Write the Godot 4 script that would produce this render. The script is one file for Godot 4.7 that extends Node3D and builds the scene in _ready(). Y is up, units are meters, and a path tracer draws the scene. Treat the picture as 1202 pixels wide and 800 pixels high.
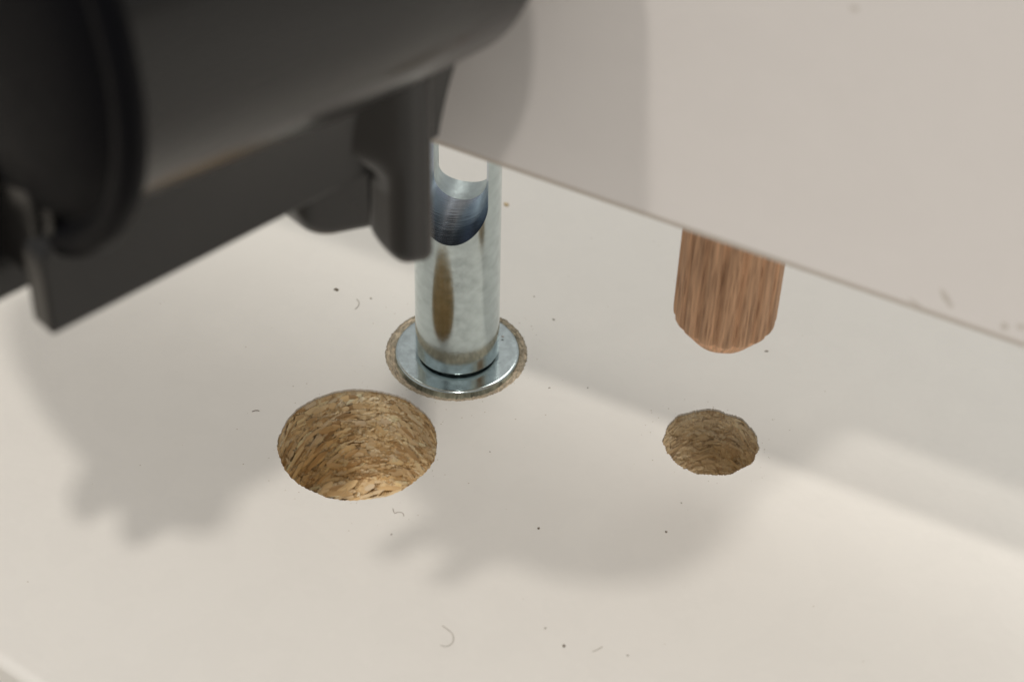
extends Node3D
# A close-up of flat-pack furniture being put together: all lengths below are written in millimetres (MM).
const MM := 0.001

var rng := RandomNumberGenerator.new()
var taken := {}


func _ready() -> void:
	rng.seed = 7
	setup_camera()
	setup_light()
	build_base_panel()
	build_upright_panel()
	build_bolt()
	build_dowel()
	build_fitting()
	build_crumbs()
	build_powder()


# ---------------------------------------------------------------- camera, air, lamps
func setup_camera() -> void:
	var cam := Camera3D.new()
	cam.name = "camera"
	add_child(cam)
	var right := Vector3(0.99974, 0.01701, -0.015).normalized()
	var forward := Vector3(0, -0.66131, -0.75011)
	var up := right.cross(forward).normalized()
	right = forward.cross(up).normalized()
	cam.transform = Transform3D(Basis(right, up, -forward), Vector3(4.605, 122.439, 136.019) * MM)
	cam.near = 0.01
	cam.far = 6.0
	cam.fov = 17.76
	var lens := CameraAttributesPhysical.new()
	lens.frustum_focal_length = 76.8
	lens.frustum_near = 0.01
	lens.frustum_far = 6.0
	lens.frustum_focus_distance = 0.1755
	lens.exposure_aperture = 35.0
	cam.attributes = lens
	cam.current = true


func setup_light() -> void:
	var we := WorldEnvironment.new()
	we.name = "environment"
	var e := Environment.new()
	e.background_mode = Environment.BG_COLOR
	e.background_color = lin(0.40, 0.393, 0.384)
	e.tonemap_mode = Environment.TONE_MAPPER_LINEAR
	e.tonemap_exposure = 1.05
	e.sdfgi_enabled = true
	e.ssao_enabled = true
	e.ssil_enabled = true
	we.environment = e
	add_child(we)
	lamp("ceiling_lamp", Vector3(0.035, 1.0, 0.54), 1.2, 0.05, 0.41, Color(1.0, 0.968, 0.93))
	lamp("ceiling_lamp", Vector3(-0.539, 1.0, 0.461), 1.3, 0.055, 0.39, Color(1.0, 0.968, 0.93))
	lamp("unseen_back_light", Vector3(0.15, 1.0, -0.5), 1.5, 0.8, 0.78, Color(1.0, 0.985, 0.955))  # added soft light from behind, source unseen, brightens the board behind the panel


func lamp(called: String, towards: Vector3, far: float, side: float, energy: float, tint: Color) -> void:
	var l := AreaLight3D.new()
	l.name = numbered(called)
	l.area_size = Vector2(side, side)
	l.area_normalize_energy = true
	l.light_energy = energy
	l.light_color = tint
	l.shadow_enabled = true
	add_child(l, true)
	l.look_at_from_position(towards.normalized() * far, Vector3.ZERO, Vector3(0, 0, -1))


# ---------------------------------------------------------------- small helpers
func lin(r: float, g: float, b: float) -> Color:
	return Color(r, g, b).linear_to_srgb()


func numbered(called: String) -> String:
	var k: int = taken.get(called, 0)
	taken[called] = k + 1
	return called if k == 0 else "%s_%03d" % [called, k]


func thing(called: String, label: String, category: String, group := "") -> Node3D:
	var o := Node3D.new()
	o.name = numbered(called)
	add_child(o)
	tag(o, label, category, group)
	return o


func tag(o: Node, label: String, category: String, group := "") -> void:
	o.set_meta("label", label)
	o.set_meta("category", category)
	if group:
		o.set_meta("group", group)


func part(called: String, mesh: Mesh, mat: Material, parent: Node) -> MeshInstance3D:
	var o := MeshInstance3D.new()
	o.name = called
	o.mesh = mesh
	for s in mesh.get_surface_count():
		o.set_surface_override_material(s, mat)
	parent.add_child(o, true)
	return o


func noise(seed_: int, freq: float, kind := FastNoiseLite.TYPE_SIMPLEX_SMOOTH, octaves := 1) -> FastNoiseLite:
	var n := FastNoiseLite.new()
	n.seed = seed_
	n.frequency = freq
	n.noise_type = kind
	n.fractal_type = FastNoiseLite.FRACTAL_FBM if octaves > 1 else FastNoiseLite.FRACTAL_NONE
	n.fractal_octaves = octaves
	return n


func cells(seed_: int, returns: int) -> FastNoiseLite:
	var n := noise(seed_, 1.0, FastNoiseLite.TYPE_CELLULAR)
	n.cellular_return_type = returns
	n.cellular_jitter = 1.0
	return n


func from_arrays(v: PackedVector3Array, idx: PackedInt32Array, n := PackedVector3Array(), uv := PackedVector2Array(), col := PackedColorArray()) -> ArrayMesh:
	if n.is_empty():
		n.resize(v.size())
		for k in range(0, idx.size(), 3):
			var a := idx[k]
			var b := idx[k + 1]
			var c := idx[k + 2]
			var f := (v[c] - v[a]).cross(v[b] - v[a])
			n[a] += f
			n[b] += f
			n[c] += f
		for k in n.size():
			n[k] = n[k].normalized() if n[k].length_squared() > 0.0 else Vector3.UP
	var arr := []
	arr.resize(Mesh.ARRAY_MAX)
	arr[Mesh.ARRAY_VERTEX] = v
	arr[Mesh.ARRAY_NORMAL] = n
	arr[Mesh.ARRAY_INDEX] = idx
	if not uv.is_empty():
		arr[Mesh.ARRAY_TEX_UV] = uv
	if not col.is_empty():
		arr[Mesh.ARRAY_COLOR] = col
	var m := ArrayMesh.new()
	m.add_surface_from_arrays(Mesh.PRIMITIVE_TRIANGLES, arr)
	return m


# rows[j] is a list of points (in mm); neighbouring rows are joined. Closed rows wrap round without a seam.
func grid(rows: Array, closed: bool, flip := false, cols := [], uvs := []) -> ArrayMesh:
	var v := PackedVector3Array()
	var c := PackedColorArray()
	var uv := PackedVector2Array()
	var idx := PackedInt32Array()
	var w: int = rows[0].size()
	for j in rows.size():
		for p in rows[j]:
			v.append(p * MM)
		if cols:
			c.append_array(cols[j])
		if uvs:
			uv.append_array(uvs[j])
	for j in rows.size() - 1:
		for i in (w if closed else w - 1):
			var i2 := (i + 1) % w
			var a := j * w + i
			var b := j * w + i2
			var d := (j + 1) * w + i
			var e := (j + 1) * w + i2
			idx.append_array([a, d, b, b, d, e] if flip else [a, b, d, b, e, d])
	return from_arrays(v, idx, PackedVector3Array(), uv, c)


# a box with rounded edges between two corners (mm); bend may move its points afterwards
func rounded_box(lo: Vector3, hi: Vector3, r: float, bend := "", inner := 1, k := 4) -> ArrayMesh:
	var v := PackedVector3Array()
	var n := PackedVector3Array()
	var idx := PackedInt32Array()
	var mid := (lo + hi) / 2.0
	var half := (hi - lo) / 2.0
	var steps := []
	for axis in 3:
		var s := []
		for i in k + 1:
			s.append(-half[axis] + r * i / k)
		for i in range(1, inner):
			s.append(lerpf(-half[axis] + r, half[axis] - r, float(i) / inner))
		for i in k + 1:
			s.append(half[axis] - r + r * i / k)
		steps.append(s)
	for axis in 3:
		var b := (axis + 1) % 3
		var c := (axis + 2) % 3
		for side in [-1.0, 1.0]:
			var first := v.size()
			for q in steps[c]:
				for p in steps[b]:
					var at := Vector3.ZERO
					at[axis] = side * half[axis]
					at[b] = p
					at[c] = q
					var core := at.clamp(-half + Vector3.ONE * r, half - Vector3.ONE * r)
					var dir := (at - core).normalized()
					var pos := core + dir * r + mid
					n.append(dir)
					v.append(bent(bend, pos) * MM)
			var w: int = steps[b].size()
			for j in steps[c].size() - 1:
				for i in w - 1:
					var a0: int = first + j * w + i
					if side > 0:
						idx.append_array([a0, a0 + w, a0 + 1, a0 + 1, a0 + w, a0 + w + 1])
					else:
						idx.append_array([a0, a0 + 1, a0 + w, a0 + 1, a0 + w + 1, a0 + w])
	return from_arrays(v, idx, PackedVector3Array() if bend and inner > 1 else n)


func gray_texture(size: Vector2i, seed_: int, freq: Vector2, lo: float, hi: float, octaves := 3, power := 1.0) -> ImageTexture:
	# seamless noise: read on a torus-like loop by blending the four shifted copies
	var n := noise(seed_, 1.0, FastNoiseLite.TYPE_SIMPLEX_SMOOTH, octaves)
	var im := Image.create(size.x, size.y, false, Image.FORMAT_RGB8)
	for y in size.y:
		var fy := float(y) / size.y
		for x in size.x:
			var fx := float(x) / size.x
			var u := fx * freq.x
			var w := fy * freq.y
			var t := lerpf(lerpf(n.get_noise_2d(u, w), n.get_noise_2d(u - freq.x, w), fx), lerpf(n.get_noise_2d(u, w - freq.y), n.get_noise_2d(u - freq.x, w - freq.y), fx), fy)
			t = pow(clampf(0.5 + 0.75 * t, 0.0, 1.0), power)
			var g := lerpf(lo, hi, t)
			im.set_pixel(x, y, Color(g, g, g))
	return ImageTexture.create_from_image(im)


func white_laminate() -> StandardMaterial3D:
	var m := StandardMaterial3D.new()
	m.resource_name = "white laminate"
	m.albedo_color = lin(0.80, 0.785, 0.745)
	m.albedo_texture = gray_texture(Vector2i(256, 256), 3, Vector2(7, 7), 0.985, 1.0, 4)
	m.roughness = 0.42
	m.metallic_specular = 0.4
	m.uv1_triplanar = true
	m.uv1_world_triplanar = true
	m.uv1_scale = Vector3.ONE * 24.0
	m.heightmap_enabled = true
	m.heightmap_texture = gray_texture(Vector2i(256, 256), 5, Vector2(40, 40), 0.0, 1.0, 2)
	m.heightmap_scale = 0.0014
	return m


func particle_board() -> StandardMaterial3D:
	var m := StandardMaterial3D.new()
	m.resource_name = "raw particle board"
	m.albedo_color = Color.WHITE
	m.vertex_color_use_as_albedo = true
	m.roughness = 0.85
	m.metallic_specular = 0.25
	return m


# ---------------------------------------------------------------- the panel lying flat, with its holes
const RING_AT := Vector2(-0.07, -1.2)
const BIG_AT := Vector2(-7.62, 10.0)
const SMALL_AT := Vector2(20.86, 8.9)
var laminate: StandardMaterial3D


func rim_radius(kind: int, a: float) -> float:
	var p := Vector2(cos(a), sin(a))
	var n := noise(40 + kind, 1.0)
	if kind == 0:  # round the bolt
		return 5.98 + 0.05 * n.get_noise_2d(p.x * 9, p.y * 9) + 0.045 * n.get_noise_2d(p.x * 40, p.y * 40)
	if kind == 1:  # the wide hole
		return 6.42 + 0.07 * n.get_noise_2d(p.x * 2, p.y * 2) + 0.05 * n.get_noise_2d(p.x * 14, p.y * 14) + 0.03 * n.get_noise_2d(p.x * 60, p.y * 60)
	var chip := cells(77, FastNoiseLite.RETURN_CELL_VALUE).get_noise_2d(p.x * 4.5, p.y * 4.5)
	return 3.86 + 0.13 * n.get_noise_2d(p.x * 2.2, p.y * 2.2) + 0.06 * chip + 0.06 * n.get_noise_2d(p.x * 24, p.y * 24)


func build_base_panel() -> void:
	laminate = white_laminate()
	var table := rounded_box(Vector3(-900, -40, -900), Vector3(900, -16.6, 900), 2.0)
	var tm := StandardMaterial3D.new()
	tm.albedo_color = lin(0.5, 0.47, 0.42)
	tm.roughness = 0.6
	var ground := part("ground", table, tm, self)
	ground.set_meta("kind", "structure")
	ground.set_meta("label", "pale table top below the flat white panel")

	var base := thing("base_panel", "large white laminate panel lying flat with one wide and one narrow open hole", "panel")
	var u := (BIG_AT - RING_AT).normalized()
	var w := Vector2(-u.y, u.x) * -1.0
	var split := 6.49
	var sm := SMALL_AT - RING_AT
	var small_u := sm.dot(u)
	var small_w := sm.dot(w)
	# [centre, lowest u, highest u, lowest w, highest w, kind]
	var wells := [
		[RING_AT, -9.0, split, -9.0, 9.0, 0],
		[BIG_AT, split, 22.0, -9.0, 9.0, 1],
		[SMALL_AT, small_u - 6.0, small_u + 6.0, small_w - 6.0, small_w + 6.0, 2],
	]
	# the sheet round the wells
	var edge_a := Vector2(-31.897, 33.628)
	var edge_d := Vector2(2.338, 1.674).normalized()
	var inward := Vector2(edge_d.y, -edge_d.x)
	var rim := 0.9
	var from := edge_a + inward * rim
	var outline := PackedVector2Array([from - edge_d * 200, from + edge_d * 420, from + edge_d * 420 + inward * 420, from - edge_d * 200 + inward * 420])
	var us := [-600.0, 600.0]
	var ws := [-600.0, 600.0]
	for k in wells:
		us.append_array([k[1], k[2]])
		ws.append_array([k[3], k[4]])
	us.sort()
	ws.sort()
	var v := PackedVector3Array()
	var idx := PackedInt32Array()
	for i in us.size() - 1:
		for j in ws.size() - 1:
			if us[i + 1] - us[i] < 1e-4 or ws[j + 1] - ws[j] < 1e-4:
				continue
			var cu: float = (us[i] + us[i + 1]) / 2.0
			var cw: float = (ws[j] + ws[j + 1]) / 2.0
			var inside := false
			for k in wells:
				inside = inside or (cu > k[1] and cu < k[2] and cw > k[3] and cw < k[4])
			if inside:
				continue
			var rect := PackedVector2Array()
			for q in [[us[i], ws[j]], [us[i + 1], ws[j]], [us[i + 1], ws[j + 1]], [us[i], ws[j + 1]]]:
				rect.append(RING_AT + u * q[0] + w * q[1])
			for poly in Geometry2D.intersect_polygons(rect, outline):
				var tri := Geometry2D.triangulate_polygon(poly)
				for k in range(0, tri.size(), 3):
					var p0 := poly[tri[k]]
					var p1 := poly[tri[k + 1]]
					var p2 := poly[tri[k + 2]]
					if (p1 - p0).cross(p2 - p0) < 0:
						var s := p1
						p1 = p2
						p2 = s
					for p in [p0, p1, p2]:
						idx.append(v.size())
						v.append(Vector3(p.x, 0, p.y) * MM)
	# the sheet between each well and its cell
	for k in wells:
		var c: Vector2 = k[0]
		var turns := []
		for i in 720:
			turns.append(TAU * i / 720.0)
		var cc := c - RING_AT
		var o := Vector2(cc.dot(u), cc.dot(w))
		for cu in [k[1], k[2]]:
			for cw in [k[3], k[4]]:
				var at: Vector2 = u * (cu - o.x) + w * (cw - o.y)
				turns.append(fposmod(atan2(at.y, at.x), TAU))
		turns.sort()
		for i in turns.size():
			var quad := []
			for a in [turns[i], turns[(i + 1) % turns.size()]]:
				var dir := Vector2(cos(a), sin(a))
				var du := dir.dot(u)
				var dw := dir.dot(w)
				var reach := 1e9
				if absf(du) > 1e-9:
					reach = minf(reach, ((k[2] if du > 0 else k[1]) - o.x) / du)
				if absf(dw) > 1e-9:
					reach = minf(reach, ((k[4] if dw > 0 else k[3]) - o.y) / dw)
				quad.append(c + dir * rim_radius(k[5], a))
				quad.append(c + dir * reach)
			for q in [0, 1, 3, 0, 3, 2]:
				idx.append(v.size())
				v.append(Vector3(quad[q].x, 0, quad[q].y) * MM)
	var nn := PackedVector3Array()
	nn.resize(v.size())
	nn.fill(Vector3.UP)
	part("top_face", from_arrays(v, idx, nn), laminate, base)

	# rounded front edge and the other sides
	var rows := []
	for i in 13:
		var a := PI / 2 * i / 12.0
		rows.append([0, 1].map(func(s):
			var p: Vector2 = from - inward * (rim * sin(a)) + edge_d * (-200 if s == 0 else 420)
			return Vector3(p.x, rim * (cos(a) - 1.0), p.y)))
	rows.append([0, 1].map(func(s):
		var p: Vector2 = from - inward * rim + edge_d * (-200 if s == 0 else 420)
		return Vector3(p.x, -16.0, p.y)))
	part("edge_band", grid(rows, false, true), laminate, base)
	var under := []
	for q in outline:
		under.append(q)
	rows = [under.map(func(q): return Vector3(q.x, -0.01, q.y)), under.map(func(q): return Vector3(q.x, -16.0, q.y))]
	part("side_face", grid(rows, true, true), laminate, base)

	drilled_hole(base, wells[1], 10.8)
	drilled_hole(base, wells[2], 9.5)
	bolt_recess(base, wells[0])


const CHIP_TONES := [[0.90, 0.73, 0.46], [0.94, 0.79, 0.53], [0.86, 0.67, 0.39], [0.76, 0.56, 0.31], [0.95, 0.83, 0.60], [0.91, 0.74, 0.47], [0.56, 0.39, 0.21]]


func chip_tone(h: float, dull: float) -> Color:
	var pick: Array = CHIP_TONES[int(clampf(h, 0.0, 0.999) * CHIP_TONES.size())]
	return Color(pick[0] * dull, pick[1] * dull * (0.985 if dull < 1 else 1.0), pick[2] * dull)


func drilled_hole(base: Node3D, well: Array, deep: float) -> void:
	var kind: int = well[5]
	var c: Vector2 = well[0]
	var around := 560 if kind == 1 else 380
	var down := 240
	var value := cells(11 + kind, FastNoiseLite.RETURN_CELL_VALUE)
	var dist := cells(11 + kind, FastNoiseLite.RETURN_DISTANCE2_SUB)
	var value2 := cells(31 + kind, FastNoiseLite.RETURN_CELL_VALUE)
	var dist2 := cells(31 + kind, FastNoiseLite.RETURN_DISTANCE2_SUB)
	var soft := noise(51 + kind, 0.45, FastNoiseLite.TYPE_SIMPLEX_SMOOTH, 3)
	var fine := noise(61 + kind, 1.0, FastNoiseLite.TYPE_SIMPLEX_SMOOTH, 2)
	var dull := 1.0
	var rows := []
	var cols := []
	# first the rim of the laminate, then the wall, then the floor
	for j in down + 1:
		var row := []
		var col := PackedColorArray()
		for i in around:
			var a := TAU * i / around
			var dir := Vector2(cos(a), sin(a))
			var r := rim_radius(kind, a)
			var floor_share := 0.0
			var y := 0.0
			var wall := 170
			if j <= 3:
				y = -0.085 * j
			elif j <= wall:
				y = lerpf(-0.28, -deep, (j - 4.0) / (wall - 4.0))
			else:
				y = -deep
				floor_share = float(j - wall) / (down - wall)
			var p := Vector3(dir.x * r * (1.0 - floor_share), y, dir.y * r * (1.0 - floor_share))
			if j <= 3:
				row.append(Vector3(c.x + dir.x * r, y, c.y + dir.y * r))
				col.append(Color(0.74, 0.71, 0.65) if j < 3 else Color(0.55, 0.42, 0.27))
				continue
			var lean := p.y + 0.30 * p.x - 0.1 * p.z + 0.5 * soft.get_noise_3d(p.x, p.y * 2, p.z)
			var q := Vector3(p.x * 0.6, lean * 1.3, p.z * 0.6)
			var q2 := Vector3(p.x * 1.5 + 9, (p.y - 0.2 * p.x) * 2.8, p.z * 1.5)
			if floor_share > 0.0:
				q = Vector3((p.x + 0.6 * p.z) * 0.5, 3.3, (p.z - 0.5 * p.x) * 1.4)
				q2 = Vector3(p.x * 3.5, 7.7, p.z * 1.3)
			var pick := soft.get_noise_3d(p.x * 3 + 40, p.y * 5, p.z * 3)
			var big := pick > -0.08
			var h := value.get_noise_3dv(q) if big else value2.get_noise_3dv(q2)
			var gap := dist.get_noise_3dv(q) if big else dist2.get_noise_3dv(q2)
			h = 0.5 + 0.5 * h
			gap = clampf((gap + 1.0) / 0.16, 0.0, 1.0)
			var fibre := fine.get_noise_3d(q.x * 1.2, lean * 16.0 if floor_share == 0.0 else q.z * 5.0, q.z * 1.2)
			var out := 0.12 + (0.20 * h if big else 0.14 * h) + 0.12 * (1.0 - gap) + 0.05 * fibre - 0.12 * soft.get_noise_3d(p.x * 0.9, p.y, p.z * 0.9)
			out *= clampf(-y / 0.5, 0.25, 1.0)
			var tone := chip_tone(fposmod(h * 7.31, 1.0), dull) * (1.0 + 0.16 * fibre + 0.22 * soft.get_noise_3d(p.x * 0.7, p.y * 1.3 + 20, p.z * 0.7))
			if kind == 2:
				tone = tone.lerp(Color(0.90, 0.80, 0.64), 0.3)
			tone = tone.lerp(Color(0.42, 0.28, 0.14), 0.4 * (1.0 - gap))
			col.append(tone)
			if floor_share > 0.0:
				row.append(Vector3(c.x + p.x, y - out * 1.4 + 0.5 + 0.8 * clampf(0.25 - floor_share, 0.0, 1.0), c.y + p.z))
			else:
				row.append(Vector3(c.x + dir.x * (r + out), y, c.y + dir.y * (r + out)))
		rows.append(row)
		cols.append(col)
	var wood := particle_board()
	var hole := part("drilled_hole", grid(rows, true, true, cols), wood, base)
	hole.set_meta("label", "wide hole of pale raw particle board" if kind == 1 else "narrow hole of dull brown particle board with a chipped rim")
	# flat chips and thin fibres pressed into the wall, and loose ones on the floor
	var v := PackedVector3Array()
	var idx := PackedInt32Array()
	var tint := PackedColorArray()
	var rmean := 6.42 if kind == 1 else 3.86
	var lean_of := noise(301 + kind, 0.5)
	for k in (1350 if kind == 1 else 520):
		var a := rng.randf() * TAU
		var y := -0.5 - rng.randf() * (deep - 0.6)
		var big_chip := k % 3 != 0
		var long := rng.randf_range(0.6, 2.2) if big_chip else rng.randf_range(0.3, 1.0)
		var wide := rng.randf_range(0.22, 0.80) if big_chip else rng.randf_range(0.05, 0.12)
		if kind == 2:
			long *= 0.75
			wide *= 0.6
		var tone := chip_tone(rng.randf(), dull * rng.randf_range(0.82, 1.16))
		if kind == 2:
			tone = tone.lerp(Color(0.90, 0.80, 0.64), 0.3)
		if k % 5 == 4:
			floor_chip(v, idx, tint, c, rmean, deep, long * 1.2, wide * 1.2, tone)
			continue
		var tilt := 0.12 + 0.55 * lean_of.get_noise_3d(cos(a) * 4, y * 0.5, sin(a) * 4) + rng.randf_range(-0.6, 0.6) * (1.0 if kind == 1 else 0.55) - 0.30 * cos(a)
		wall_chip(v, idx, tint, c, rmean, a, y, long, wide, tilt, rng.randf_range(-0.03, 0.10), tone)
	var flakes := part("wood_chips", from_arrays(v, idx, PackedVector3Array(), PackedVector2Array(), tint), wood, hole)
	flakes.set_meta("kind", "stuff")


# a flat chip that follows the round wall, one end standing a little proud
func wall_chip(v: PackedVector3Array, idx: PackedInt32Array, tint: PackedColorArray, c: Vector2, r: float, a: float, y: float, long: float, wide: float, tilt: float, proud: float, tone: Color) -> void:
	var first := v.size()
	var along := Vector2(cos(tilt), sin(tilt))
	var ends := [rng.randf_range(0.2, 0.9), rng.randf_range(0.7, 1.05), rng.randf_range(0.8, 1.05), rng.randf_range(0.7, 1.05), rng.randf_range(0.1, 0.8)]
	var lift := rng.randf_range(-0.08, 0.08)
	for j in 5:
		var s := (j / 4.0 - 0.5) * long
		for i in 3:
			var t: float = (i - 1.0) * 0.5 * wide * ends[j]
			var p := along * s + Vector2(-along.y, along.x) * t
			var yy := minf(y + p.y, -0.32)
			var reach := r + 0.20 - proud + lift * (j / 2.0 - 1.0) + (0.05 if i != 1 else 0.0) + rng.randf_range(-0.015, 0.015)
			reach = maxf(reach, r + 0.01)
			var aa := a + p.x / r
			v.append(Vector3(c.x + cos(aa) * reach, yy, c.y + sin(aa) * reach) * MM)
			tint.append(tone * (1.0 + rng.randf_range(-0.07, 0.07)))
	for j in 4:
		for i in 2:
			var q := first + j * 3 + i
			idx.append_array([q, q + 1, q + 3, q + 1, q + 4, q + 3])


func floor_chip(v: PackedVector3Array, idx: PackedInt32Array, tint: PackedColorArray, c: Vector2, r: float, deep: float, long: float, wide: float, tone: Color) -> void:
	var first := v.size()
	var a := rng.randf() * TAU
	var rr := (r - 0.6) * sqrt(rng.randf())
	var mid := Vector2(c.x + cos(a) * rr, c.y + sin(a) * rr)
	var turn := 0.5 + rng.randf_range(-0.7, 0.7)
	var along := Vector2(cos(turn), -sin(turn))
	var high := -deep + 0.55 + rng.randf() * 0.25
	for j in 5:
		for i in 3:
			var w: float = [0.4, 1.0, 0.95, 1.0, 0.3][j]
			var p := mid + along * (j / 4.0 - 0.5) * long + Vector2(-along.y, along.x) * (i - 1.0) * 0.5 * wide * w
			if p.distance_to(c) > r + 0.05:
				p = c + (p - c).normalized() * (r + 0.05)
			v.append(Vector3(p.x, high + (0.04 if i == 1 else 0.0) + rng.randf_range(-0.02, 0.02), p.y) * MM)
			tint.append(tone * (1.0 + rng.randf_range(-0.07, 0.07)))
	for j in 4:
		for i in 2:
			var q := first + j * 3 + i
			idx.append_array([q, q + 3, q + 1, q + 1, q + 3, q + 4])


func bolt_recess(base: Node3D, well: Array) -> void:
	var c: Vector2 = well[0]
	var n := noise(91, 1.0, FastNoiseLite.TYPE_SIMPLEX_SMOOTH, 3)
	var chip := cells(92, FastNoiseLite.RETURN_CELL_VALUE)
	var rows := []
	var cols := []
	for j in 40:
		var row := []
		var col := PackedColorArray()
		for i in 720:
			var a := TAU * i / 720
			var d := Vector2(cos(a), sin(a))
			var r := rim_radius(0, a)
			var p := Vector3(d.x * 6, 0, d.y * 6)
			var h := 0.5 + 0.5 * chip.get_noise_3d(p.x * 1.6, j * 0.16, p.z * 1.6)
			var f := n.get_noise_3d(p.x * 2.5, j * 0.25, p.z * 2.5)
			var dust := Color(0.60, 0.515, 0.395) * (0.66 + 0.5 * h + 0.4 * f)
			if j <= 2:
				row.append(Vector3(c.x + d.x * r, -0.05 * j, c.y + d.y * r))
				dust = Color(0.72, 0.69, 0.62).lerp(dust, 0.45 * j)
			elif j <= 30:
				var t := (j - 2) / 28.0
				# crumbly shoulder that falls away towards the bolt's collar
				row.append(Vector3(c.x + d.x * (r - 0.78 * t), -0.06 - 0.34 * smoothstep(0.1, 0.9, t) - 0.16 * h + 0.10 * f, c.y + d.y * (r - 0.78 * t)))
			else:
				var t := (j - 30) / 9.0
				row.append(Vector3(c.x + d.x * (r - 0.78 - 2.0 * t), -0.62 - 1.2 * t, c.y + d.y * (r - 0.78 - 2.0 * t)))
			col.append(dust)
		rows.append(row)
		cols.append(col)
	var recess := part("bolt_recess", grid(rows, true, true, cols), particle_board(), base)
	recess.set_meta("label", "crumbly ring of raw board round the metal collar")


# ---------------------------------------------------------------- the panel that is being lowered
const PANEL_X := Vector3(0.8954, -0.0242, 0.4446)
const PANEL_OUT := Vector3(-0.4445, 0.0, 0.8958)


func panel_basis() -> Basis:
	var z := PANEL_OUT.normalized()
	var x := (PANEL_X - z * PANEL_X.dot(z)).normalized()
	return Basis(x, z.cross(x).normalized(), z)


func build_upright_panel() -> void:
	var root := thing("upright_panel", "white panel standing on edge just above the flat panel, at upper right", "panel")
	root.transform = Transform3D(panel_basis(), Vector3(-0.706, 33.4, 15.377) * MM)
	var mat := laminate.duplicate() as StandardMaterial3D
	mat.albedo_color = lin(0.758, 0.733, 0.716)
	mat.roughness = 0.36
	var thick := 30.0
	var high := 240.0
	var x0 := -75.0
	var x1 := 50.6
	var cut := 0.85
	# one slab with softly broken edges; its sawn lower edge carries a thin strip
	part("panel_face", rounded_box(Vector3(x0, 0.72, -thick), Vector3(x1, high, 0.0), 0.12), mat, root)
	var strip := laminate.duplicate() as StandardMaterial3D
	strip.albedo_color = lin(0.60, 0.555, 0.505)  # darker tone paints in the shade on the rounded lower edge
	part("shaded_edge_strip", rounded_box(Vector3(x0, -0.1, -thick + 0.05), Vector3(x1 - 0.03, 2.2, -0.05), 0.85, "", 1, 8), strip, root)
	# faint scuffs just above the lower edge
	var dirt := laminate.duplicate() as StandardMaterial3D
	dirt.albedo_color = lin(0.60, 0.565, 0.525)
	for q in [[36.2, 2.1, 0.75, 0.22, -0.9], [40.1, 1.5, 0.25, 0.32, 0.2], [41.1, 1.9, 0.3, 0.2, 0.4], [34.3, 0.95, 0.5, 0.12, -0.3], [27.2, 20.6, 0.3, 0.2, 0.2]]:
		var pts := []
		for i in 20:
			var a := TAU * i / 20
			var p := Vector2(cos(a) * q[2], sin(a) * q[3]).rotated(q[4]) * (1.0 + rng.randf_range(-0.25, 0.25))
			pts.append(Vector3(q[0] + p.x, q[1] + p.y, 0.004))
		part("scuff", grid([pts, pts.map(func(p): return Vector3(q[0] + (p.x - q[0]) * 0.02, q[1] + (p.y - q[1]) * 0.02, 0.01))], true, true), dirt, root)


# ---------------------------------------------------------------- the zinc plated bolt
func zinc(tone: Color, rough: float) -> StandardMaterial3D:
	var m := StandardMaterial3D.new()
	m.resource_name = "zinc plated steel"
	m.albedo_color = tone
	m.metallic = 1.0
	m.roughness = rough
	m.uv1_triplanar = true
	m.uv1_scale = Vector3.ONE * 90.0
	m.albedo_texture = gray_texture(Vector2i(512, 512), 21, Vector2(9, 9), 0.80, 1.0, 5, 0.7)
	m.roughness_texture = gray_texture(Vector2i(256, 256), 22, Vector2(22, 22), 0.6, 1.0, 4)
	m.heightmap_enabled = true
	m.heightmap_texture = gray_texture(Vector2i(512, 512), 23, Vector2(46, 46), 0.0, 1.0, 4)
	m.heightmap_scale = 0.0003
	return m


func lathe(profile: Array, steps: int) -> ArrayMesh:
	var rows := []
	for p in profile:
		var row := []
		for i in steps:
			var a := TAU * i / steps
			row.append(Vector3(cos(a) * p.x, p.y, sin(a) * p.x))
		rows.append(row)
	return grid(rows, true, false)


func build_bolt() -> void:
	var root := thing("connecting_bolt", "shiny zinc plated bolt with a cross hole and round collar standing in the flat panel", "bolt")
	root.position = Vector3(0.0, -0.30, -1.75) * MM
	var plated := zinc(lin(0.68, 0.775, 0.785), 0.2)
	var blue := zinc(lin(0.54, 0.63, 0.77), 0.30)
	blue.uv1_scale = Vector3(8, 110, 110)
	blue.heightmap_scale = 0.0009
	shank(root, plated, blue)
	var gap_shade := zinc(lin(0.16, 0.17, 0.17), 0.6)  # dark colour stands for the shade in the gap above the collar
	part("neck", lathe([Vector2(2.9, 0.8), Vector2(2.9, 0.1)], 160), gap_shade, root)
	var disc := [Vector2(0.1, 0.13), Vector2(5.0, 0.13), Vector2(5.15, 0.11), Vector2(5.25, 0.04), Vector2(5.29, -0.06), Vector2(5.29, -1.4)]
	part("collar", lathe(disc, 200), plated, root)


const SHANK := 3.53
const LOW := 17.5  # height of the lower round of the cross hole
const TOP := 24.4  # upper end of the cross hole


func bore(w: float) -> float:  # half width of the cross hole, w along its axis: a straight bore, then a countersink towards the front
	return 2.15 + maxf(0.0, w + 1.1) * 0.24


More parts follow.
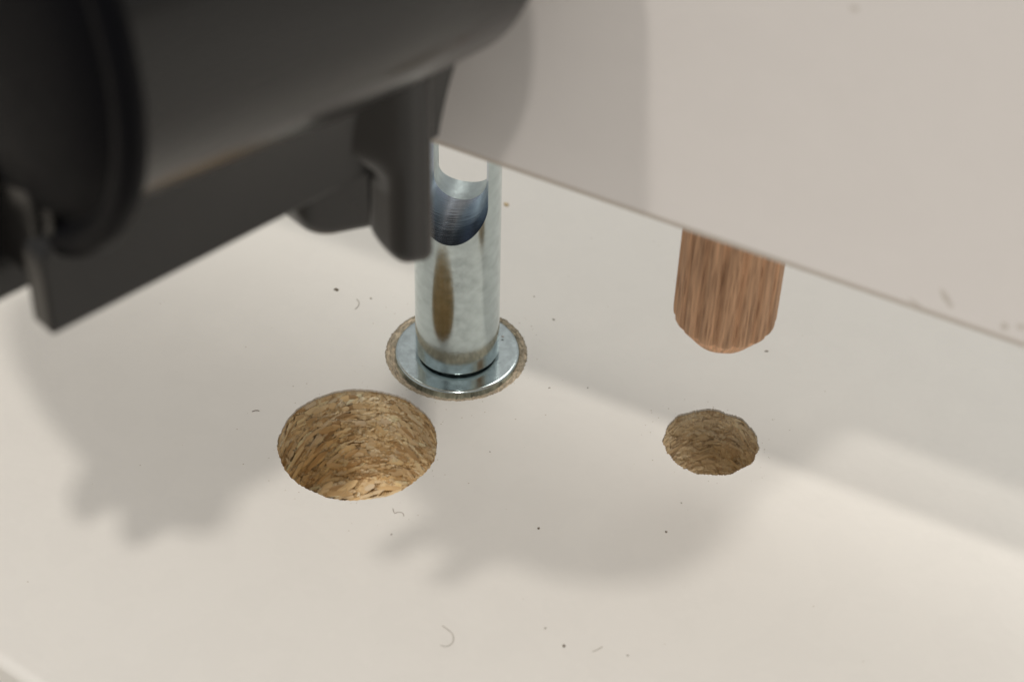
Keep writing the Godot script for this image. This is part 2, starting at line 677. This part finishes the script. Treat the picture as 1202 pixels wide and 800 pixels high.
# the shank in its own axes: z along the cross hole, turned with the node
func shank(root: Node3D, plated: Material, blue: Material) -> void:
	var dull := plated.duplicate() as StandardMaterial3D
	dull.roughness = 0.6
	dull.heightmap_scale = 0.001
	var turned_root := Basis(Vector3.UP, deg_to_rad(-10))
	var turns := []
	for i in 900:
		turns.append(TAU * i / 900.0)
	# columns where the straight sides of the hole meet the outside, each twice so that the edge stays sharp
	for front in [1.0, -1.0]:
		var a0 := 0.0
		for k in 4000:
			var a := PI / 2 * k / 4000.0
			if sin(a) * SHANK > bore(front * cos(a) * SHANK):
				a0 = a
				break
		for side in [1.0, -1.0]:
			var base := (0.0 if front > 0 else PI)
			turns.append(fposmod(base + side * (a0 - 1e-5), TAU))
			turns.append(fposmod(base + side * (a0 + 1e-5), TAU))
	turns.sort()
	turns.append(turns[0] + TAU)
	var v := PackedVector3Array()
	var n := PackedVector3Array()
	var idx := PackedInt32Array()
	# outside, below the hole's edge
	var foot := [[3.30, 0.40], [3.46, 0.46], [3.53, 0.60]]
	for k in turns.size():
		var a: float = turns[k]
		var out := Vector3(sin(a), 0, cos(a))
		var x := absf(sin(a)) * SHANK
		var r := bore(cos(a) * SHANK)
		var top := TOP
		if x < r:
			top = LOW - sqrt(r * r - x * x)
		for f in foot:
			v.append(out * f[0] + Vector3.UP * f[1])
			n.append((out + Vector3.DOWN * (0.9 if f[1] < 0.43 else (0.5 if f[1] < 0.5 else 0.0))).normalized())
		for j in range(1, 9):
			v.append(out * SHANK + Vector3.UP * lerpf(0.60, top, j / 8.0))
			n.append(out)
	sheet(v, idx, 0, turns.size(), 11)
	var under := v.size()
	for k in turns.size():
		var a: float = turns[k]
		for r in [2.0, 3.30]:
			v.append(Vector3(sin(a) * r, 0.40, cos(a) * r))
			n.append(Vector3.DOWN)
	sheet(v, idx, under, turns.size(), 2)
	# the head above the hole
	var first := v.size()
	for k in turns.size():
		var a: float = turns[k]
		var out := Vector3(sin(a), 0, cos(a))
		for f in [[3.53, TOP, 0.0], [3.53, 25.6, 0.0], [3.5, 25.8, 0.5], [3.2, 26.2, 1.0], [3.2, 26.2, 99.0], [0.01, 26.2, 99.0]]:
			v.append(out * f[0] + Vector3.UP * f[1])
			n.append((out + Vector3.UP * f[2]).normalized())
		v.append(out * 3.53 + Vector3.UP * TOP)
		n.append(Vector3.DOWN)
		v.append(out * 0.01 + Vector3.UP * TOP)
		n.append(Vector3.DOWN)
	sheet(v, idx, first, turns.size(), 6, 8)
	sheet(v, idx, first + 6, turns.size(), 2, 8)
	place(v, n, turned_root)
	part("shank", from_arrays(v, idx, n), plated, root)
	# inside: the plain bore at the back and the milled countersink at the front
	for piece in 2:
		v = PackedVector3Array()
		n = PackedVector3Array()
		idx = PackedInt32Array()
		var from := -SHANK if piece == 0 else -1.1
		var to := -1.1 if piece == 0 else SHANK
		var rows := 90
		for j in rows + 1:
			var w := lerpf(from, to, float(j) / rows)
			w = clampf(w, -SHANK + 1e-4, SHANK - 1e-4)
			var r := bore(w)
			var chord := sqrt(SHANK * SHANK - w * w)
			var m := minf(r, chord)
			var slope := 0.24 if piece == 1 else 0.0
			for i in 97:
				var x := m * sin(PI * (i / 96.0 - 0.5))
				v.append(Vector3(x, LOW - sqrt(maxf(0.0, r * r - x * x)), w))
				n.append(Vector3(-x / r, sqrt(maxf(0.0, 1.0 - x * x / (r * r))), slope).normalized())
			for side in [-1.0, 1.0]:
				for e in 2:
					v.append(Vector3(side * m, (LOW if r <= chord else LOW - sqrt(r * r - m * m)) if e == 0 else (TOP if r <= chord else LOW - sqrt(r * r - m * m)), w))
					n.append(Vector3(-side, 0, slope).normalized())
		for j in rows:
			for i in 100:
				if i == 96 or i == 98:
					continue
				var a := j * 101 + i
				idx.append_array([a, a + 101, a + 1, a + 1, a + 101, a + 102] if i == 97 else [a, a + 1, a + 101, a + 1, a + 102, a + 101])
		place(v, n, turned_root)
		part("cross_hole" if piece == 0 else "countersink", from_arrays(v, idx, n), dull if piece == 0 else blue, root)


func place(v: PackedVector3Array, n: PackedVector3Array, b: Basis) -> void:
	for k in v.size():
		v[k] = b * v[k] * MM
		n[k] = b * n[k]


# joins columns of points, each column "across" long and "stride" apart
func sheet(_v: PackedVector3Array, idx: PackedInt32Array, first: int, columns: int, across: int, stride := 0) -> void:
	var step := stride if stride else across
	for k in columns - 1:
		for j in across - 1:
			var a := first + k * step + j
			idx.append_array([a, a + 1, a + step, a + 1, a + step + 1, a + step])


# ---------------------------------------------------------------- the fluted dowel
func build_dowel() -> void:
	var root := thing("wooden_dowel", "fluted brown wooden dowel sticking down out of the upright panel", "dowel")
	root.transform = Transform3D(panel_basis(), Vector3(20.85, 11.65, 8.76) * MM)
	var m := StandardMaterial3D.new()
	m.resource_name = "beech"
	m.albedo_texture = beech(false)
	m.roughness = 0.62
	m.metallic_specular = 0.35
	m.heightmap_enabled = true
	m.heightmap_texture = beech(true)
	m.heightmap_scale = 0.006
	var steps := 432
	var heights := [1.72, 1.95, 2.3, 4.0, 8.0, 12.0, 24.5]
	shaft(root, "shaft", heights, steps, m, false)
	var pale := m.duplicate() as StandardMaterial3D
	pale.albedo_color = Color(1.13, 1.12, 1.12)
	shaft(root, "chamfered_tip", [], steps, pale, true)


func flute(a: float) -> float:
	var t := fposmod(a / TAU * 16.0, 1.0)
	return -0.34 * maxf(0.0, 1.0 - absf(t - 0.5) / 0.24)


func shaft(root: Node3D, called: String, heights: Array, steps: int, m: Material, tip: bool) -> void:
	var n := noise(130, 1.0)
	var prof := []
	if tip:
		prof = [Vector2(0.02, 0.0), Vector2(1.6, 0.0), Vector2(2.45, 0.03), Vector2(2.55, 0.08), Vector2(2.62, 0.17), Vector2(3.0, 0.66), Vector2(3.4, 1.18), Vector2(3.74, 1.62), Vector2(3.82, 1.72)]
	else:
		prof.append(Vector2(3.82, 1.72))
		prof.append(Vector2(3.93, 1.92))
		for h in heights.slice(2):
			prof.append(Vector2(3.97, h))
	var rows := []
	var uvs := []
	for k in prof.size():
		var row := []
		var uv := PackedVector2Array()
		for i in steps + 1:
			var a := TAU * i / steps
			var p: Vector2 = prof[k]
			var share := clampf((p.x - 2.6) / 1.3, 0.0, 1.0)
			var facet := 0.03 * n.get_noise_2d(cos(a) * 1.6, sin(a) * 1.6) * clampf(2.2 - p.y, 0.0, 1.0) * clampf(p.x, 0.0, 1.0)
			var r := p.x + flute(a) * share * share + facet
			row.append(Vector3(cos(a) * r, p.y + (facet * 2.0 if tip and p.x > 1.0 and p.x < 3.8 else 0.0), sin(a) * r))
			uv.append(Vector2(float(i) / steps * 2.0, p.y / 16.0 - (4.0 - p.x) / 14.0))
		rows.append(row)
		uvs.append(uv)
	part(called, grid(rows, false, false, [], uvs), m, root)


func beech(height: bool) -> ImageTexture:
	var w := 512
	var h := 512
	var im := Image.create(w, h, false, Image.FORMAT_RGB8)
	var broad := noise(141, 1.0, FastNoiseLite.TYPE_SIMPLEX_SMOOTH, 3)
	var fleck := cells(142, FastNoiseLite.RETURN_DISTANCE)
	var fleck_id := cells(142, FastNoiseLite.RETURN_CELL_VALUE)
	var fibre := noise(143, 1.0, FastNoiseLite.TYPE_SIMPLEX_SMOOTH, 2)
	for y in h:
		for x in w:
			var a := TAU * x / w
			var cx := cos(a) * 5.0
			var cy := sin(a) * 5.0
			var ly := float(y) / h
			# the pattern meets itself at the wrap because it runs round a ring
			var b := broad.get_noise_3d(cx * 1.1, ly * 1.4, cy * 1.1)
			var f := fibre.get_noise_3d(cx * 6.0, ly * 3.0, cy * 6.0)
			var p := Vector3(cx * 4.2, ly * 5.5, cy * 4.2)
			var d := fleck.get_noise_3dv(p) + 1.0
			var id := 0.5 + 0.5 * fleck_id.get_noise_3dv(p)
			var dark := clampf(1.0 - d / (0.20 + 0.34 * id), 0.0, 1.0) * (1.0 if id > 0.42 else 0.25)
			dark = smoothstep(0.0, 0.6, dark)
			if height:
				var g := clampf(0.6 + 0.3 * f - 0.5 * dark, 0.0, 1.0)
				im.set_pixel(x, y, Color(g, g, g))
				continue
			var tone := Color(0.54, 0.325, 0.195) * (1.0 + 0.42 * b + 0.42 * f)
			tone = tone.lerp(Color(0.19, 0.09, 0.045), 0.72 * dark)
			tone.a = 1.0
			im.set_pixel(x, y, tone.clamp().linear_to_srgb())
	return ImageTexture.create_from_image(im)


# ---------------------------------------------------------------- the black plastic fitting
func plastic(tone: Color, rough: float) -> StandardMaterial3D:
	var m := StandardMaterial3D.new()
	m.resource_name = "black plastic"
	m.albedo_color = tone
	m.roughness = rough
	m.metallic_specular = 0.45
	m.uv1_triplanar = true
	m.uv1_scale = Vector3.ONE * 60.0
	m.heightmap_enabled = true
	m.heightmap_texture = gray_texture(Vector2i(256, 256), 170, Vector2(40, 40), 0.0, 1.0, 3)
	m.heightmap_scale = 0.0015
	m.roughness_texture = gray_texture(Vector2i(256, 256), 171, Vector2(9, 9), 0.7, 1.0, 3)
	return m


const FAR := 32.2
const ROUND := 15.0


func build_fitting() -> void:
	var root := thing("black_fitting", "black plastic fitting with a fat round barrel above two fins at upper left", "fitting")
	root.transform = Transform3D(Basis(Vector3(0.7276, 0, -0.686), Vector3.UP, Vector3(0.686, 0, 0.7276)), Vector3(-24.33, 0, 41.10) * MM)
	var black := plastic(lin(0.0075, 0.0072, 0.0070), 0.29)
	var bluish := plastic(lin(0.003, 0.0032, 0.0045), 0.5)  # darker, duller tone stands in for the dim surroundings the cap reflects
	bluish.metallic_specular = 0.15
	var drawn := black.duplicate() as StandardMaterial3D  # long faint drag marks from the mould
	drawn.uv1_scale = Vector3(9, 140, 140)
	drawn.roughness = 0.34
	drawn.metallic_specular = 0.3
	drawn.clearcoat_enabled = true
	drawn.clearcoat = 0.35
	drawn.clearcoat_roughness = 0.14
	# barrel
	var near := 1.5
	var prof := [Vector2(near + 1.0, ROUND - 3.0), Vector2(near + 1.0, ROUND - 0.3), Vector2(near + 1.25, ROUND)]
	for x in [3.2, 5.0, 8.0, 10.0, 13.0, 16.0, 20.0, 23.0, 27.0]:
		prof.append(Vector2(x, ROUND))
	for i in 9:
		var a := PI / 2 * i / 8
		prof.append(Vector2(FAR - 1.2 + 1.2 * sin(a), ROUND - 1.2 + 1.2 * cos(a)))
	prof.append(Vector2(FAR, 2.0))
	part("barrel", turned(prof, 240, true), drawn, root)
	# domed end cap with a thick rounded rim and a groove inside it
	prof = []
	for p in [[2.0, 0.3], [1.85, -0.9], [1.5, -1.75], [0.9, -2.05], [0.35, -1.9], [0.08, -1.45], [0.0, -0.8], [0.25, -0.25], [0.7, 0.1], [0.75, 0.5], [0.35, 0.95], [-0.1, 1.9], [-0.45, 3.2], [-0.75, 5.2], [-1.05, 8.0], [-1.3, 11.5], [-1.35, ROUND - 0.05]]:
		prof.append(Vector2(near + p[0], ROUND - p[1]))
	part("end_cap", turned(prof, 180, true), bluish, root)
	# rail below the barrel, two fins, two lugs
	part("rail", rounded_box(Vector3(1.2, 42.4, -2.1), Vector3(29.0, 52.0, 2.1), 0.3), black, root)
	part("fin", rounded_box(Vector3(0.67, 40.0, 1.25), Vector3(29.9, 50.0, 3.32), 0.25, "fin", 14), black, root)
	part("fin", rounded_box(Vector3(-0.67, 40.0, -3.32), Vector3(29.9, 50.0, -1.25), 0.25, "fin", 14), black, root)
	part("lug", rounded_box(Vector3(24.7, 33.4, 1.6), Vector3(27.95, 49.0, 5.5), 1.1, "front lug", 14), black, root)
	part("lug", rounded_box(Vector3(22.2, 31.3, -5.5), Vector3(30.6, 49.0, -1.6), 1.0, "rear lug", 14), black, root)


func turned(prof: Array, steps: int, flip: bool) -> ArrayMesh:
	var rows := []
	for p in prof:
		var row := []
		for i in steps:
			var a := TAU * i / steps
			# the section shrinks from the capped end to about a third of the way along
			var t := clampf((p.x - 1.5) / 19.0, 0.0, 1.0)
			var k: float = p.y / ROUND
			var side: float = cos(a) * k * 12.9
			var rise: float = sin(a) * k * 13.9
			# cut off askew where it would touch the upright panel
			row.append(Vector3(p.x - maxf(0.0, -side - 2.0) * 0.36 * clampf(p.x / FAR, 0.0, 1.0), lerpf(59.9, 58.3, t) + rise, side - 2.1))
		rows.append(row)
	return grid(rows, true, flip)


func bent(how: String, p: Vector3) -> Vector3:
	if how == "fin":  # the outer face flares towards the barrel, and the far end leans out
		var up := clampf((p.y - 40.0) / 8.0, 0.0, 1.25)
		var out := 1.0 * up * up * clampf((absf(p.z) - 1.25) / 2.0, 0.0, 1.0) * clampf((p.x - 2.0) / 12.0, 0.0, 1.0)
		var back := 1.0 * smoothstep(45.2, 46.5, p.y) * clampf((8.0 - p.x) / 6.0, 0.0, 1.0)
		return Vector3(p.x + back + 1.6 * up * clampf((p.x - 16.0) / 13.0, 0.0, 1.0), p.y, p.z + signf(p.z) * out)
	if how == "front lug":
		var q := clampf((4.5 - p.z) / 2.95, 0.0, 0.98)
		var fillet := 2.4 * smoothstep(39.3, 42.5, p.y) * clampf((5.4 - p.z) / 2.0, 0.0, 1.0) * clampf((27.4 - p.x) / 3.0, 0.0, 1.0)
		return p + Vector3(-fillet, (2.6 * (1.0 - sqrt(1.0 - q * q)) - 0.4 * (p.x - 24.1)) * clampf((43.0 - p.y) / 9.0, 0.0, 1.0), 0)
	if how == "rear lug":
		var q := clampf((25.2 - p.x) / 2.9, 0.0, 0.98)
		return p + Vector3(0, (2.2 * (1.0 - sqrt(1.0 - q * q)) - 0.33 * (p.x - 25.0)) * clampf((42.0 - p.y) / 9.0, 0.0, 1.0), 0)
	return p


# ---------------------------------------------------------------- dust and crumbs on the flat panel
func build_crumbs() -> void:
	var dark := StandardMaterial3D.new()
	dark.albedo_color = lin(0.15, 0.125, 0.09)
	dark.roughness = 0.9
	var grey := StandardMaterial3D.new()
	grey.albedo_color = lin(0.42, 0.39, 0.35)
	grey.roughness = 0.9
	var tan := StandardMaterial3D.new()
	tan.albedo_color = lin(0.62, 0.49, 0.30)
	tan.roughness = 0.8
	var g := "specks of dust on the flat white panel"
	# x, z, size, material, label
	var specks := [
		[-10.77, -9.06, 0.30, dark, "dark brown speck on the flat panel below the black fitting's fin"],
		[6.98, 18.99, 0.17, dark, "black dot on the flat panel midway below the bolt and narrow hole"],
		[16.87, 19.05, 0.16, dark, "black dot on the flat panel straight below the narrow hole"],
		[8.92, 30.81, 0.20, dark, "brown speck near the photo's lower edge, beside a short grey fibre"],
		[8.15, -5.75, 0.19, grey, "grey speck just right of and above the bolt's collar"],
		[3.80, -3.38, 0.16, grey, "grey speck touching the right rim of the bolt's collar"],
		[6.44, -8.75, 0.13, grey, "tiny grey speck in the gap between bolt and dowel"],
		[-7.73, -8.02, 0.17, grey, "small grey speck below the tip of the black lug"],
		[26.19, -2.29, 0.22, grey, "flat grey crumb just right of the dowel's tip"],
		[18.19, 15.88, 0.12, grey, "tiny grey speck close below the narrow hole's rim"],
		[7.54, 29.13, 0.15, grey, "pale grey speck left of the brown speck at the lower edge"],
		[13.59, 31.57, 0.15, grey, "pale grey speck right of the short fibre at the lower edge"],
		[-4.37, 19.98, 0.13, grey, "small grey dot below the wide hole beside a curled fibre"],
		[7.8, 2.91, 0.14, grey, "grey speck right of the collar at its front"],
		[10.98, 2.80, 0.12, grey, "faint grey speck halfway from collar to narrow hole"],
		[3.03, 10.64, 0.11, grey, "faint speck right of the wide hole below the collar"],
		[3.78, -21.67, 0.42, tan, "tan smear of glue beside the bolt, below the upright panel"],
	]
	for s in specks:
		var o := part(numbered("dust_speck"), speck(s[2] * 0.75), s[3], self)
		o.position = Vector3(s[0], 0.0, s[1]) * MM
		o.rotation.y = rng.randf() * TAU
		tag(o, s[4], "speck", g)
	# fibres: a few points on the panel, joined by a thin round thread
	var fibres := [
		[[[-0.1, 29.1], [0.35, 29.5], [0.75, 30.0], [0.75, 30.7], [0.35, 31.1], [-0.15, 31.0]], grey, "curled grey fibre at the lower edge below the wide hole"],
		[[[11.0, 31.3], [11.35, 31.1], [11.75, 30.8]], grey, "short straight grey fibre near the lower edge"],
		[[[-16.5, 6.6], [-16.2, 6.45], [-15.9, 6.5]], dark, "short dark fibre left of the wide hole"],
		[[[-8.95, -7.9], [-8.7, -7.4], [-8.75, -6.9], [-9.0, -6.5]], grey, "bent grey fibre below the black lug"],
		[[[-4.4, 17.2], [-4.25, 17.7], [-3.95, 17.6], [-3.6, 17.7], [-3.5, 18.05]], grey, "small wavy grey fibre right below the wide hole"],
	]
	for f in fibres:
		var o := part(numbered("fibre"), thread(f[0], 0.03), f[1], self)
		tag(o, f[2], "fibre", "loose fibres on the flat white panel")


# powder too fine to count: thickest round the collar and the two holes
func build_powder() -> void:
	var v := PackedVector3Array()
	var idx := PackedInt32Array()
	var spots := [[RING_AT, 5.5], [RING_AT, 6.0], [BIG_AT, 6.6], [SMALL_AT, 4.0]]
	for k in 190:
		var p := Vector2(rng.randf_range(-34, 34), rng.randf_range(-26, 32))
		if k < 130:
			var spot: Array = spots[k % 4]
			var a := rng.randf() * TAU
			p = spot[0] + Vector2(cos(a), sin(a)) * (spot[1] + 0.1 + 3.5 * pow(rng.randf(), 2.2))
		if p.distance_to(BIG_AT) < 6.6 or p.distance_to(SMALL_AT) < 4.05 or p.distance_to(RING_AT) < 5.4:
			continue
		var size := rng.randf_range(0.025, 0.07)
		var first := v.size()
		var turn := rng.randf() * TAU
		for i in 5:
			var a := turn + TAU * i / 5.0
			v.append(Vector3(p.x + cos(a) * size * rng.randf_range(0.6, 1.3), 0.002, p.y + sin(a) * size * rng.randf_range(0.4, 1.0)) * MM)
		v.append(Vector3(p.x, size * 0.7, p.y) * MM)
		for i in 5:
			idx.append_array([first + i, first + (i + 1) % 5, first + 5])
	var m := StandardMaterial3D.new()
	m.albedo_color = lin(0.44, 0.385, 0.31)
	m.roughness = 0.9
	var o := part("powder", from_arrays(v, idx), m, self)
	tag(o, "fine grey brown drilling powder scattered round the holes and the bolt", "dust")
	o.set_meta("kind", "stuff")


func speck(size: float) -> ArrayMesh:
	var n := noise(rng.randi() % 9999, 1.0)
	var rows := []
	for j in 7:
		var row := []
		for i in 12:
			var a := TAU * i / 12.0
			var b := -PI / 2 + PI * j / 6.0
			var p := Vector3(cos(a) * cos(b), sin(b), sin(a) * cos(b))
			p *= 1.0 + 0.45 * n.get_noise_3dv(p * 1.3)
			row.append(Vector3(p.x * size, maxf(p.y * 0.45, -0.1) * size, p.z * size * 0.7))
		rows.append(row)
	return grid(rows, true, true)


func thread(points: Array, r: float) -> ArrayMesh:
	var curve := Curve3D.new()
	for k in points.size():
		var p := Vector3(points[k][0], r * 0.9, points[k][1])
		var before: Array = points[maxi(k - 1, 0)]
		var after: Array = points[mini(k + 1, points.size() - 1)]
		var t := Vector3(after[0] - before[0], 0, after[1] - before[1]) / 6.0
		curve.add_point(p, -t, t)
	curve.bake_interval = 0.02
	var rows := []
	for k in 41:
		var at := curve.sample_baked(curve.get_baked_length() * k / 40.0)
		var next := curve.sample_baked(minf(curve.get_baked_length(), curve.get_baked_length() * (k + 0.5) / 40.0)) - curve.sample_baked(maxf(0.0, curve.get_baked_length() * (k - 0.5) / 40.0))
		var side := next.cross(Vector3.UP).normalized()
		var row := []
		for i in 8:
			var a := TAU * i / 8.0
			row.append(at + (side * cos(a) + Vector3.UP * sin(a)) * r * (0.4 if k in [0, 40] else 1.0))
		rows.append(row)
	return grid(rows, true, true)
